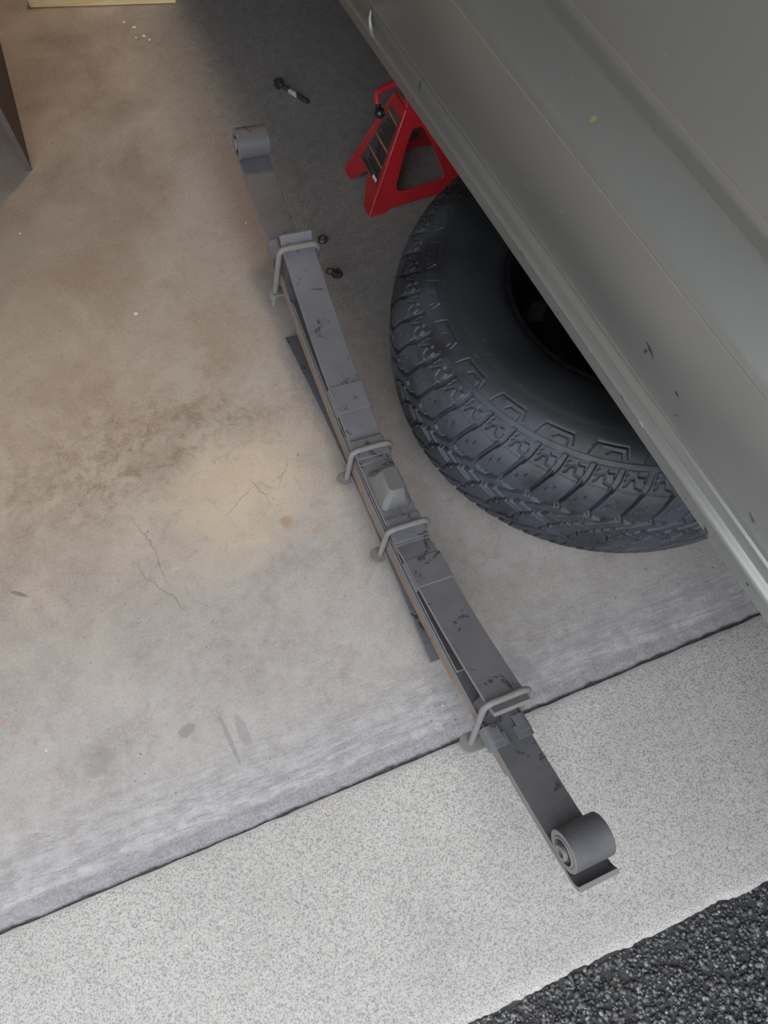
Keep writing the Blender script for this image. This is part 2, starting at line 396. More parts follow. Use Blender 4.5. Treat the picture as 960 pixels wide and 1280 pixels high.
# ------------------------------------------------------------------ ground slabs
GROT = (0, 0, GYAW)
def extrude_rows(name, xs, rows, mat, noise_rows=None):
    """surface: for every x one cross profile of (y, z); rows is a function x -> list"""
    V = []; m = None
    for x in xs:
        r = rows(x); m = len(r)
        V += [(x, y, z) for y, z in r]
    F = [(i*m+j, (i+1)*m+j, (i+1)*m+j+1, i*m+j+1) for i in range(len(xs)-1) for j in range(m-1)]
    o = mk(name, V, F, mat, smooth=50); o.location = GORG; o.rotation_euler = GROT; return o
xs = np.concatenate([np.linspace(-3.2, -1.1, 12, endpoint=False), np.linspace(-1.1, 1.2, 900), np.linspace(1.25, 3.4, 12)])
def floor_rows(x):
    w = .0018*vnoise(np.array([x*60]), 3)[0] + .0022*vnoise(np.array([x*17]), 4)[0] + .0008*vnoise(np.array([x*260]), 5)[0]
    g = .0012*vnoise(np.array([x*31]), 6)[0]
    return [(0.001+w, -.05), (0.001+w, -.013), (.004+w, -.0095+g*.6), (.010+w, -.0065+g), (.018+w, -.0035+g), (.028+w, -.0012+g*.5), (.045, 0), (.2, 0), (.6, 0), (1.2, 0), (2.6, 0), (5.2, 0)]
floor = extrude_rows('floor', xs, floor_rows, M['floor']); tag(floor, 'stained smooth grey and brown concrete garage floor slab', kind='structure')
def apron_rows(x):
    w = .0022*vnoise(np.array([x*14]), 11)[0] + .0020*vnoise(np.array([x*45]), 12)[0] + .0011*vnoise(np.array([x*170]), 13)[0]
    w += .004*vnoise(np.array([x*5]), 18)[0]
    e = .0010*vnoise(np.array([x*40]), 14)[0]; g = .0008*vnoise(np.array([x*90]), 15)[0]
    z = -.006
    return [(-.368+w, -.06), (-.368+w, -.024), (-.366+w, -.014+g), (-.362+w, z-.003+g), (-.355+w, z-.001), (-.345, z), (-.25, z), (-.12, z), (-.03, z), (-.010, z-.0005), (-.0035+e, z-.0015), (-.0018+e, -.05)]
apron = extrude_rows('trim_1', xs, apron_rows, M['apron']); tag(apron, 'pale broom-finished concrete apron strip outside the garage door line', kind='structure')
# asphalt
asp = mk('asphalt_pavement', [(-8, -9, -.020), (8, -9, -.020), (8, -.35, -.020), (-8, -.35, -.020)], [(0, 1, 2, 3)], M['asphalt'], smooth=0)
asp.location = GORG; asp.rotation_euler = GROT; tag(asp, 'dark rough asphalt beside the concrete apron', kind='structure')
ico = bmesh.new(); bmesh.ops.create_icosphere(ico, subdivisions=1, radius=1); bmesh.ops.delete(ico, geom=[], context='VERTS')
IV = np.array([v.co[:] for v in ico.verts]); IF = np.array([[v.index for v in f.verts] for f in ico.faces]); ico.free()
def stones(n, lo, hi, smin, smax, z0, seed, yedge=None):
    rg = np.random.default_rng(seed)
    p = np.stack([rg.uniform(lo[0], hi[0], n), rg.uniform(lo[1], hi[1], n)], 1)
    size = smin + (smax-smin)*rg.random(n)**2.2
    V = np.zeros((n, len(IV), 3))
    for i in range(n):
        a = rg.uniform(0, 6.28); s = size[i]*np.array([rg.uniform(.8, 1.3), rg.uniform(.7, 1.1), rg.uniform(.45, .8)])
        q = IV*s*(1+rg.uniform(-.14, .14, (len(IV), 1)))
        q = np.stack([q[:, 0]*math.cos(a)-q[:, 1]*math.sin(a), q[:, 0]*math.sin(a)+q[:, 1]*math.cos(a), q[:, 2]+rg.uniform(-.25, .25)*q[:, 0]], 1)
        V[i] = q + [p[i, 0], p[i, 1], z0+rg.uniform(-.002, .0018)]
    F = (IF[None]+(np.arange(n)*len(IV))[:, None, None]).reshape(-1, 3)
    return V.reshape(-1, 3), F
V, F = stones(15000, (-.06, -.66), (1.06, -.370), .0019, .0054, -.0182, 21)
me = bpy.data.meshes.new('asphalt_aggregate'); me.from_pydata(V.tolist(), [], F.tolist()); me.update()
agg = link('asphalt_aggregate', me, M['stone'], smooth=75); agg.parent = asp
agg['kind'] = 'stuff'

sub = mk('subgrade', [(-4, -.36, -.0135), (4, -.36, -.0135), (4, .01, -.0135), (-4, .01, -.0135)], [(0, 1, 2, 3)], M['dirt'], smooth=0)
sub.location = GORG; sub.rotation_euler = GROT; tag(sub, 'dark soil in the joint under the slabs', kind='structure')
# ------------------------------------------------------------------ garage shell around the picture
def gbox(name, lo, hi, mat, label):
    o = box(name, lo, hi, mat, bevel=0, smooth=0); o.location = GORG; o.rotation_euler = GROT; tag(o, label, kind='structure'); return o
gbox('wall_left', (-1.75, .02, 0), (-1.6, 5.2, 2.5), M['wall'], 'cream painted left wall of the garage')
gbox('wall_right', (3.25, .02, 0), (3.4, 5.2, 2.5), M['wall'], 'cream painted right wall of the garage')
gbox('wall_back', (-2.1, 5.2, 0), (3.4, 5.35, 2.5), M['wall'], 'cream painted back wall of the garage')
gbox('ceiling', (-2.1, .02, 2.5), (3.4, 5.35, 2.6), M['ceil'], 'pale garage ceiling')
gbox('wall_front', (-2.1, .02, 1.98), (3.4, .14, 2.5), M['wall'], 'header wall above the open garage door')

added_door = empty('door_1', GORG, (0, 0, GYAW)); tag(added_door, 'unseen white sectional garage door standing open, added to reflect daylight onto the truck', kind='structure')
for k in range(4): box('added_door_section', (-1.55, .16+k*.46, 2.06), (3.2, .612+k*.46, 2.10), M['doorwhite'], added_door, bevel=.004)  # out of view; added as a white reflector for the truck's light band
# warm strip lamp under the ceiling, above the near flank of the truck
def area(name, size, loc, target, power, col):
    L = bpy.data.lights.new(name, 'AREA'); L.shape = 'RECTANGLE'; L.size, L.size_y = size; L.energy = power; L.color = col
    o = bpy.data.objects.new(name, L); COL.objects.link(o); o.location = loc
    o.rotation_euler = (Vector(target)-Vector(loc)).to_track_quat('-Z', 'Y').to_euler(); return o
TT = Vector((-math.sin(TYAW), math.cos(TYAW), 0))
lp = TN*.66 + TT*2.3
lamp = area('ceiling_lamp', (.16, .8), (lp.x, lp.y, 2.40), (lp.x, lp.y, 0), 25, (1.0, .74, .50))

# ------------------------------------------------------------------ leaf spring
yaw, phi = .39, .1596
Lv = Vector((-math.sin(yaw), math.cos(yaw), 0)); Rv = Vector((math.cos(yaw), math.sin(yaw), 0)); Uv = Vector((0, 0, 1))
nv = Uv*math.cos(phi) + Rv*math.sin(phi); Wv = Rv*math.cos(phi) - Uv*math.sin(phi)
MAT = Matrix(((Wv.x, Lv.x, nv.x, .0001), (Wv.y, Lv.y, nv.y, .5797), (Wv.z, Lv.z, nv.z, .0972), (0, 0, 0, 1)))
spring = empty('leaf_spring', matrix=MAT)
tag(spring, 'long grey-painted steel leaf spring with rolled eyes lying on the concrete floor', 'leaf spring')
HW = .030
def m_main(s):
    s = np.asarray(s, float)
    m = .2428*s**2 - .0076*s**3 + .0956*s**4 - .006*np.exp(-(s/.25)**2)
    ms = .0657 + (s-.5)*.205
    k = sm(.44, .56, s); return m*(1-k) + ms*k
def m_help(s):
    s = np.asarray(s, float)
    a = .0095 + .52*s**2 - .15*s**4
    return a
def m_over(s): s = np.asarray(s, float); return -.0483 - .187*s**2
def curve(fn, s0, s1, off=0, n=60):
    s = np.linspace(s0, s1, n); return list(zip(s, fn(s)+off))
TH = .0078
LM = [M['primer'], M['dusty']]; LR = [M['primer_dark'], M['rusty']]
def eye(pts, sgn, R0, turn=1.93*math.pi):
    """continue a centreline with a roll that climbs and curls back; sgn=+1 at the far end"""
    p = np.array(pts[-1]); q = np.array(pts[-2]); d = p - q; a = math.atan2(d[1], d[0])
    left = np.array([-math.sin(a), math.cos(a)]) * (1 if sgn > 0 else -1)
    c = p + left*R0; out = []
    st = math.atan2(-left[1], -left[0])
    for k in range(1, 49):
        t = st + sgn*turn*k/48
        out.append((c[0]+R0*math.cos(t), c[1]+R0*math.sin(t)))
    return pts + out, c
RE = .0285 - TH/2
c1 = curve(m_main, 0, .735, -TH/2, 70); c1, ET = eye(c1, 1, RE)
c0 = curve(m_main, 0, -.630, -TH/2, 70); c0, EB = eye(c0, -1, RE)
line = c0[::-1] + c1[1:]
strip('main_leaf', line, TH, -HW, HW, None, spring, mats=[M['primer_main'], M['dusty']], bevel=.0014)
def bushing(c, out=.0045):
    s = empty('bushing'); s.parent = spring
    w = HW
    def ring(nm, r0, r1, e, mat, chamf=.0008):
        return lathe(nm, [(r0, -w-e), (r1-chamf, -w-e), (r1, -w-e+chamf), (r1, w+e-chamf), (r1-chamf, w+e), (r0, w+e)], mat, None, 48, 'x', (0, c[0], c[1]))
    o1 = ring('bushing', .0178, .0205, .0012, M['dusty']); bpy.data.objects.remove(s)
    o1.parent = spring
    for o in (ring('rubber_ring', .0118, .0178, -.0035, M['bush']), ring('inner_sleeve', .0062, .0108, out, M['dusty']),
              ring('rubber_collar', .0108, .0140, .0005, M['bush'])):
        o.parent = o1
    lathe('bolt_hole', [(.0062, -w-out+.012), (0, -w-out+.012)], M['bush'], o1, 24, 'x', (0, c[0], c[1]), closed=False)
bushing(ET); bushing(EB, .005)
# wrapper leaf: runs under the main leaf, its near tip turned up beyond the eye
w2 = curve(m_main, -.630, .70, -TH*1.5-.0006, 100)
MB0 = float(m_main(-.640))-.0123
tip = [(-.668, MB0+.022), (-.6655, MB0+.0145), (-.660, MB0+.0082), (-.652, MB0+.0040), (-.641, MB0+.0016)]
strip('wrapper_leaf', tip + w2, TH, -HW, HW, None, spring, mats=[M['primer_dark'], M['dusty']], bevel=.0012)
strip('third_leaf', curve(m_main, -.508, .545, -TH*2.5-.0012, 80), TH, -HW, HW, None, spring, mats=LR, bevel=.0012)
strip('fourth_leaf', curve(m_main, -.36, .37, -TH*3.5-.0018, 80), TH, -HW, HW, None, spring, mats=LR, bevel=.0012)
box('axle_spacer', (-HW, -.055, -.0485), (HW, .055, -.0395), M['primer_dark'], spring)
strip('overload_leaf', curve(m_over, -.298, .425, -.0045, 80), .009, -HW, HW, None, spring, mats=[M['primer'], M['dusty']], bevel=.0015)
# helper spring laid on top, its ends kicked up
def m_h2(s): return m_main(s) + .0068
strip('helper_underleaf', curve(m_h2, -.345, .40, -.0031, 70), .006, -HW*.93, HW*.93, None, spring, mats=[M['primer_dark'], M['dusty']], bevel=.001)
hs = np.linspace(-.432, .478, 110)
hz = m_help(hs) + .006
hz = np.where(hs < -.09, hz, hz)
dip = .0*hs
hz = hz - .010*np.exp(-((np.abs(hs+.010)-.105)/.016)**2)*.6
lipz = .012*sm(.462, .480, hs) + .004*sm(-.42, -.433, hs)
hpts = list(zip(hs, hz+lipz))
strip('helper_leaf', hpts, .0076, -HW, HW, None, spring, mats=LM, bevel=.0012)
for a, b in ((.148, .200), (-.202, -.150)):
    s = np.linspace(a, b, 14); z = m_help(s)+.006+.0038+.0016
    strip('helper_band', list(zip(s, z)), .0036, -HW-.0012, HW+.0012, None, spring, mats=LM, bevel=.0009)
    for w in (-1, 1):
        strip('band_side', list(zip(s, z-.0080)), .0130, w*(HW+.0012)-.0012, w*(HW+.0012)+.0012, M['primer'], spring, bevel=.0006)
# U-bolts with their bottom plates and nuts
def ubolt(s, top, bot, slope, tail=.012, mat=M['dusty'], skew=0.0, r=.0052, pr=.012):
    w = HW+.0068
    root_pts = [(-w, s-skew, bot-tail), (-w, s-skew, top), (w, s+skew, top), (w, s+skew, bot-tail)]
    # tilt with the leaf slope
    pts = [(x, y-(z-top)*0-slope*(z-top), z) for x, y, z in root_pts]
    u = tube('u_bolt', fillet(pts, .013, 7), r, mat, spring)
    sl = slope
    def T(x, y, z): return (x, y - sl*(z-top), z)
    lo = [T(-w-.016, s-.016, bot-.004), T(w+.016, s-.016, bot-.004), T(w+.016, s+.016, bot-.004), T(-w-.016, s+.016, bot-.004)]
    hi = [T(-w-.016, s-.016, bot+.002), T(w+.016, s-.016, bot+.002), T(w+.016, s+.016, bot+.002), T(-w-.016, s+.016, bot+.002)]
    n = 10; V = []; F = []
    # bottom plate: rectangle with rounded ends
    out = []
    for k in range(n+1): a = -math.pi/2+math.pi*k/n; out.append((w+pr/2+pr*math.cos(a), (pr+.003)*math.sin(a)))
    for k in range(n+1): a = math.pi/2+math.pi*k/n; out.append((-w-pr/2+pr*math.cos(a), (pr+.003)*math.sin(a)))
    V = [T(x, s+y, bot-.0045) for x, y in out] + [T(x, s+y, bot+.0015) for x, y in out]; m = len(out)
    F = [tuple(range(m)), tuple(range(m, 2*m))] + [(i, (i+1) % m, m+(i+1) % m, m+i) for i in range(m)]
    mk('bottom_plate', V, F, mat, spring, bevel=.0012)
    for x in (-w, w):
        hx = hexpoly(.0105, .3)
        V = [T(x+a, s+b, bot-(.0145 if pr > .01 else .020)) for a, b in hx] + [T(x+a, s+b, bot-.005) for a, b in hx]
        F = [tuple(range(6)), tuple(range(6, 12))] + [(i, (i+1) % 6, 6+(i+1) % 6, 6+i) for i in range(6)]
        nt = mk('nut', V, F, mat, spring, bevel=.001)
    return u
def slope_main(s): return float((m_main(s+.01)-m_main(s-.01))/.02)
mb = .0052
ubolt(.068, float(m_help(.068))+.0215, -.0575, 0.0)
ubolt(-.092, float(m_help(.092))+.0215, -.0585, 0.0)
ubolt(.455, float(m_help(.455))+.0155, float(m_main(.455))-.050, .13, tail=.042, r=.0058, pr=.0085)
ubolt(-.415, float(m_help(.415))+.0155, float(m_main(-.415))-.060, -.22, tail=.010)
# pads that carry the helper ends on the pack
def pad(s, l=.03):
    a, b = s-l/2, s+l/2; w = HW-.002
    q = lambda x, f, o: [(-w, x, float(f(x))+o), (w, x, float(f(x))+o)]
    lo = [(-w, a, float(m_main(a))), (w, a, float(m_main(a))), (w, b, float(m_main(b))), (-w, b, float(m_main(b)))]
    hi = [(-w, a, float(m_help(a))+.002), (w, a, float(m_help(a))+.002), (w, b, float(m_help(b))+.002), (-w, b, float(m_help(b))+.002)]
    hexa('helper_pad', lo, hi, M['primer_dark'], spring)
pad(.452); pad(-.412)
# rebound clips: straps bent round the pack with folded tabs
def clip(s, l, tabw, hgt, t=.0032, both=True, mat=M['primer']):
    m0 = float(m_main(s)); base = m0 - TH*3 - .0030; tp = m0 + hgt; w = HW + .0032
    sl = slope_main(s)
    for sg in (-1, 1):
        path = [(0, base), (sg*w*.8, base), (sg*w, base+.004), (sg*w, tp-.008), (sg*(w-.0022), tp-.0025), (sg*(w-.008), tp), (sg*(w-tabw), tp+.001)]
        # smooth
        f = fillet([(p[0], 0, p[1]) for p in (path[0], (sg*w, base), (sg*w, tp), (sg*(w-tabw), tp+.0012))], .0065, 5)
        pts = [(p.x, p.z) for p in f]
        A, B = strip_sides(pts, t); n = len(A); V = []
        for y in (s-l/2, s+l/2):
            for q in list(A)+list(B): V.append((q[0], y, q[1]+sl*(y-s)))
        F = []
        for i in range(n-1): F += [(i, i+1, 2*n+i+1, 2*n+i), (n+i, 3*n+i, 3*n+i+1, n+i+1), (i, n+i, n+i+1, i+1), (2*n+i, 2*n+i+1, 3*n+i+1, 3*n+i)]
        F += [(0, 2*n, 3*n, n), (n-1, 2*n-1, 4*n-1, 3*n-1)]
        mk('rebound_clip', V, F, mat, spring, bevel=.0007)
clip(-.449, .026, .020, .0045); clip(-.461, .020, .026, .0005+.0016, mat=M['primer'])
clip(.512, .034, .018, .0045)
# saddle with turned-up ends and the bump stop that sits in it
mt = float(m_help(0))+.0102
for a, b, sg in ((.044, .094, 1), (-.118, -.064, -1)):
    lo_, hi_ = (a, b)
    strip('saddle_plate', [(lo_, mt+.0018), ((lo_+hi_)/2, mt+.0018), (hi_, mt+.0018)], .0050, -HW-.001, HW+.001, None, spring, mats=LM, bevel=.0008)
    a2, b2 = (lo_+.009, hi_-.004) if sg > 0 else (lo_+.004, hi_-.006)
    strip('saddle_shim', [(a2, mt+.0072), ((a2+b2)/2, mt+.0072), (b2, mt+.0072)], .0048, -HW+.001, HW-.001, None, spring, mats=LM, bevel=.0008)
def bump_stop():
    z = mt-.0008; c = -.012
    L1 = [(-.027, c-.042), (.027, c-.042), (.027, c+.040), (-.027, c+.040)]
    L2 = [(-.027, c-.040), (.027, c-.040), (.027, c+.038), (-.027, c+.038)]
    L3 = [(-.010, c-.026), (.019, c-.026), (.019, c+.028), (-.010, c+.028)]
    oct_ = lambda x0, x1, y0, y1, k, z: [(x0+k, y0, z), (x1-k, y0, z), (x1, y0+k, z), (x1, y1-k, z), (x1-k, y1, z), (x0+k, y1, z), (x0, y1-k, z), (x0, y0+k, z)]
    rings = [oct_(-.027, .027, c-.040, c+.038, .006, z), oct_(-.027, .027, c-.040, c+.038, .006, z+.005), oct_(-.0215, .0235, c-.033, c+.031, .008, z+.016), oct_(-.010, .020, c-.020, c+.026, .005, z+.031)]
    V = [p for r in rings for p in r]; F = [tuple(range(8)), tuple(range(24, 32))]
    for k in range(3):
        for i in range(8): j = (i+1) % 8; F.append((k*8+i, k*8+j, k*8+8+j, k*8+8+i))
    o = mk('bump_stop', V, F, M['pad'], spring, bevel=.0022, seg=3); return o
bump_stop()

# ------------------------------------------------------------------ tyre on its wheel, lying flat
TYC = Vector((.418, .873, 0)); RT = .403; TW = .262
def tyre():
    root = empty('spare_wheel', TYC); tag(root, 'all-terrain tyre with chunky tread on a black wheel lying flat under the truck', 'wheel')
    # cross profile (r, z) from the lower bead round the tread to the upper bead
    ctrl = [(.200, .040), (.206, .022), (.235, .006), (.290, .001), (.335, .006), (.365, .018), (.384, .034), (.394, .055), (.400, .090), (.402, .131), (.399, .172), (.390, .205), (.375, .226), (.355, .242), (.327, .256), (.286, .262), (.238, .254), (.216, .238), (.210, .222)]
    c = np.array(ctrl)*[1, 1.20]
    # Catmull-Rom, uniform arc-length resample
    def cr_(p, n=24):
        q = np.vstack([2*p[0]-p[1], p, 2*p[-1]-p[-2]]); out = []
        for i in range(1, len(q)-2):
            for t in np.linspace(0, 1, n, endpoint=False):
                a, b, c_, d = q[i-1:i+3]
                out.append(.5*((2*b)+(-a+c_)*t+(2*a-5*b+4*c_-d)*t*t+(-a+3*b-3*c_+d)*t**3))
        out.append(q[-2]); return np.array(out)
    f = cr_(c); ds = np.r_[0, np.cumsum(np.linalg.norm(np.diff(f, axis=0), axis=1))]
    # denser samples over tread
    mid = ds[-1]/2
    f[:, 0] += .006*sm(.33, .39, f[:, 0])
    tg = np.concatenate([np.linspace(0, mid-.150, 26, endpoint=False), np.linspace(mid-.150, mid+.205, 250, endpoint=False), np.linspace(mid+.205, ds[-1], 16)])
    P = np.stack([np.interp(tg, ds, f[:, 0]), np.interp(tg, ds, f[:, 1])], 1)
    d = np.gradient(P, axis=0); d /= np.linalg.norm(d, axis=1)[:, None]; Nn = np.stack([d[:, 1], -d[:, 0]], 1)   # outward
    y = (tg-mid)/1.15                                                # signed distance from the crown, + towards the upper side
    NP = 52; SA = 42; NA = NP*SA; th = np.linspace(0, 2*np.pi, NA, endpoint=False)
    PW = 2*np.pi*.403/NP
    a1 = np.arange(2*SA)/SA                                       # two pitches: the whole pattern repeats every second block
    Ag, Yg = np.meshgrid(a1*PW, y, indexing='ij')                # metres along, metres across
    def line(pts, w, soft=.0010, per=1):
        best = np.full(Ag.shape, 9.)
        T2 = per*PW; p = np.array(pts, float).copy(); p[:, 0] *= PW
        for k in range(-8, 9):
            for (xa, ya), (xb, yb) in zip(p[:-1], p[1:]):
                xa_, xb_ = xa+k*T2, xb+k*T2
                if max(xa_, xb_) < -.02 or min(xa_, xb_) > 2*PW+.02: continue
                dx, dy = xb_-xa_, yb-ya; q = np.clip(((Ag-xa_)*dx+(Yg-ya)*dy)/(dx*dx+dy*dy), 0, 1)
                best = np.minimum(best, np.hypot(Ag-xa_-q*dx, Yg-ya-q*dy))
        return 1-sm(w/2-soft*.4, w/2+soft*.8, best)
    # along = pitches; across: + is the upper shoulder.  S grooves sweep to the left as they go down
    S = [(.30, .104), (.12, .085), (-.10, .060), (-.22, .050), (-.75, .036), (-1.25, .026), (-1.60, .016), (-1.85, .006), (-2.05, -.004), (-2.15, -.016)]
    D = .0105*np.clip(line(S, .0056), 0, 1)
    D = np.maximum(D, .0105*line([(-.22, .0500), (-.9, .0475), (-1.0, .052), (-1.22, .0500)], .0066))     # circumferential zigzag
    D = np.maximum(D, .0080*line([(-1.25, .026), (-.85, .018), (-.35, .012), (-.10, .004)], .0042))           # branches to the right
    hook = [(-1.0, -.124), (-.92, -.100), (-.80, -.078), (-.62, -.064), (-.30, -.058), (.10, -.048), (.45, -.036)]
    D = np.maximum(D, .0105*line(hook, .0062))
    D = np.maximum(D, .0075*line([(-2.15, -.016), (-2.32, -.026), (-2.28, -.034), (-2.52, -.044)], .0030))
    D = np.maximum(D, .0080*line([(-1.75, .010), (-1.2, -.002), (-.95, -.010)], .0040))
    D = np.maximum(D, .0060*line([(-.25, -.062), (-.40, -.082), (-.45, -.098)], .0024))
    for q in ([(.62, .088), (.56, .080)], [(.36, .080), (.30, .072)], [(-.75, .029), (-.62, .022)], [(-.40, .026), (-.30, .032)], [(-1.25, .010), (-1.18, .004)],
              [(-.55, -.020), (-.50, -.028)], [(-.15, -.026), (-.10, -.034)], [(-.78, -.095), (-.74, -.086)], [(-.55, -.110), (-.50, -.100)], [(-.20, -.108), (-.16, -.098)]):
        D = np.maximum(D, .0045*line(q, .0014, .0007))
    side_gap = line([(.30, .104), (.42, .116), (.52, .134)], .0095, .0016)
    D = np.maximum(D, .0050*side_gap*(1-sm(.132, .136, Yg)))
    D = np.maximum(D, .0016*line([(.42, .1065), (.72, .1050), (1.18, .1030)], .0016, .0008))
    D = np.maximum(D, .0032*line([(.66, .112), (.74, .1145), (.80, .1215), (.98, .1235), (1.02, .113), (1.22, .110)], .0022, .0009))
    D = np.maximum(D, .0030*line([(1.10, .128), (1.36, .1290), (1.33, .122)], .0050, .0010))
    D = np.maximum(D, .0022*line([(.64, .1200), (.72, .1230)], .0016, .0008)); D = np.maximum(D, .0022*line([(.68, .1270), (.76, .1295)], .0016, .0008))
    D = np.maximum(D, .0009*line([(0, .1345), (1, .1345)], .0012, .0009))
    # bracket marks moulded in the upper sidewall, one for every two blocks
    D = np.maximum(D, .0018*line([(.22, .1440), (.30, .1520), (.42, .1600), (1.55, .1600), (1.62, .1470)], .0018, .0010, 2))
    D = np.maximum(D, .0016*line([(.85, .1480), (.98, .1530), (1.40, .1525), (1.43, .1445)], .0018, .0010, 2))
    up = .0010*line([(.70, .1570), (1.48, .1568)], .0030, .0012, 2) + .0009*line([(0, .1400), (2, .1400)], .0014, .0010)
    up = up + .0010*line([(0, .186), (2, .186)], .003, .0012) + .0006*line([(0, .197), (2, .197)], .0014, .0009)
    for k in range(5): up = up + .0003*line([(0, .166+.0032*k), (2, .166+.0032*k)], .0010, .0010)
    Ht = up - D*(1-sm(-.118, -.132, -(-Yg))*0) 
    Ht = np.where(Yg < -.135, 0, Ht)
    H = np.tile(Ht, (NP//2, 1))
    Rr = P[None, :, 0] + Nn[None, :, 0]*H; Zz = P[None, :, 1] + Nn[None, :, 1]*H
    X = Rr*np.cos(th)[:, None]; Y = Rr*np.sin(th)[:, None]
    V = np.stack([X, Y, Zz], -1).reshape(-1, 3); m = len(P)
    i = np.arange(NA)[:, None]; j = np.arange(m-1)[None]; i2 = (i+1) % NA
    Fq = np.stack([i*m+j, i2*m+j, i2*m+j+1, i*m+j+1], -1).reshape(-1, 4)
    me = bpy.data.meshes.new('tyre'); me.vertices.add(len(V)); me.vertices.foreach_set('co', V.ravel())
    me.loops.add(Fq.size); me.loops.foreach_set('vertex_index', Fq.ravel().astype(np.int32))
    me.polygons.add(len(Fq)); me.polygons.foreach_set('loop_start', np.arange(0, Fq.size, 4, dtype=np.int32))
    me.update(calc_edges=True); me.validate()
    o = bpy.data.objects.new('tyre', me); COL.objects.link(o); me.materials.append(M['rubber']); o.parent = root
    me.polygons.foreach_set('use_smooth', [True]*len(me.polygons))
    # wheel: rim barrel, lip, dished disc with windows, hub
    rim = lathe('rim', [(.196, .224), (.203, .228), (.206, .236), (.203, .241), (.197, .240), (.192, .226), (.184, .205), (.176, .185), (.173, .12), (.170, .07), (.185, .045), (.200, .028), (.206, .026), (.205, .032), (.196, .040), (.180, .060), (.177, .12), (.180, .18), (.190, .215)], M['rim'], root, 120); rim.scale = (1.055, 1.055, 1.20)
    # disc with openings
    ns = 96; rs = [.176, .165, .150, .128, .108, .092, .078, .062, .050, .036]
    zs = [.120, .128, .140, .152, .158, .156, .150, .148, .150, .150]
    V = []; F = []
    for i in range(ns):
        a = 2*math.pi*i/ns
        for r, z in zip(rs, zs): V.append((r*math.cos(a), r*math.sin(a), z))
    m = len(rs)
    for i in range(ns):
        for j in range(m-1):
            if j in (1, 2) and (i % 12) in (3, 4, 5, 6, 7, 8): continue
            F.append((i*m+j, ((i+1) % ns)*m+j, ((i+1) % ns)*m+j+1, i*m+j+1))
    dk = mk('wheel_disc', V, F, M['rim'], root, smooth=40)
    so = dk.modifiers.new('solid', 'SOLIDIFY'); so.thickness = .004
    for k in range(6):
        a = k*math.pi/3+.2; prism('lug_seat', hexpoly(.012, 0, 12), .146, .153, M['steeldark'], root, centre=(.07*math.cos(a), .07*math.sin(a), 0))
    tube('valve_stem', [(.160*math.cos(3.7), .160*math.sin(3.7), .14), (.158*math.cos(3.7), .158*math.sin(3.7), .175)], .0042, M['steeldark'], root)
    return root
tyre()

# ------------------------------------------------------------------ truck side
truck = empty('pickup_truck', TORG, (0, 0, TYAW)); tag(truck, 'grey-green vehicle raised above the floor, rocker panel and lower door visible', 'truck')
Y0, Y1 = -2.6, 3.2
def side(name, prof, mat, y0=Y0, y1=Y1, t=.0, n=2, parent=truck):
    """open profile (outward n, z) extruded along the truck"""
    f = np.array(prof, float)
    V = []; F = []; m = len(f)
    ys = np.linspace(y0, y1, n)
    for y in ys: V += [(-a, y, z) for a, z in f]
    F = [(i*m+j, (i+1)*m+j, (i+1)*m+j+1, i*m+j+1) for i in range(n-1) for j in range(m-1)]
    o = mk(name, V, F, mat, parent, smooth=35); 
    s = o.modifiers.new('solid', 'SOLIDIFY'); s.thickness = .0018; s.offset = 0; return o
def spl(pts, n=10):
    p = np.array(pts, float); q = np.vstack([2*p[0]-p[1], p, 2*p[-1]-p[-2]]); out = []
    for i in range(1, len(q)-2):
        for t in np.linspace(0, 1, n, endpoint=False):
            a, b, c_, d = q[i-1:i+3]
            out.append(tuple(.5*((2*b)+(-a+c_)*t+(2*a-5*b+4*c_-d)*t*t+(-a+3*b-3*c_+d)*t**3)))
    out.append(tuple(q[-2])); return out
rock = [(-.060, .452), (-.012, .450)] + spl([(-.006, .4495), (-.001, .4505), (.001, .454), (.0015, .465), (.002, .4795)]) + \
       spl([(.002, .4795), (.0065, .4812), (.0095, .4865), (.0080, .4925), (.0030, .4955), (.0005, .4970)], 8) + \
       spl([(.0005, .4970), (.000, .505), (-.0005, .513)]) + spl([(-.0005, .5135), (-.0035, .5165), (-.012, .518)])
side('rocker_panel', rock, M['paint'])
door = [(-.012, .5195)] + spl([(-.0045, .5200), (-.0005, .5215), (.0010, .5245), (.0010, .529)]) + \
       spl([(.0010, .529), (.0070, .545), (.016, .575), (.025, .61), (.032, .65), (.0360, .69), (.0372, .722)]) + \
       spl([(.0372, .722), (.0355, .732), (.0290, .7405), (.019, .7500), (.008, .7610), (.000, .7700), (-.003, .7755), (-.0028, .7800)]) + \
       spl([(-.0028, .7800), (-.0005, .785), (.005, .796), (.011, .808), (.013, .815), (.0135, .822)]) + \
       spl([(.0135, .822), (.009, .86), (-.003, .93), (-.022, 1.02), (-.048, 1.12), (-.075, 1.20), (-.10, 1.27)])
side('door_panel', door, M['paint'])
# rest of the body: deck, far side, underside, frame rail
mk('body_shell', [(.05, Y0, 1.26), (.05, Y1, 1.26), (1.75, Y1, 1.26), (1.75, Y0, 1.26), (1.82, Y0, .46), (1.82, Y1, .46), (.06, Y0, .455), (.06, Y1, .455)],
   [(0, 1, 2, 3), (3, 2, 5, 4), (4, 5, 7, 6), (0, 3, 4, 6), (1, 7, 5, 2), (0, 6, 7, 1)], M['under'], truck, smooth=0)
box('frame_rail', (.10, Y0, .385), (.18, Y1, .455), M['under'], truck, bevel=.004)
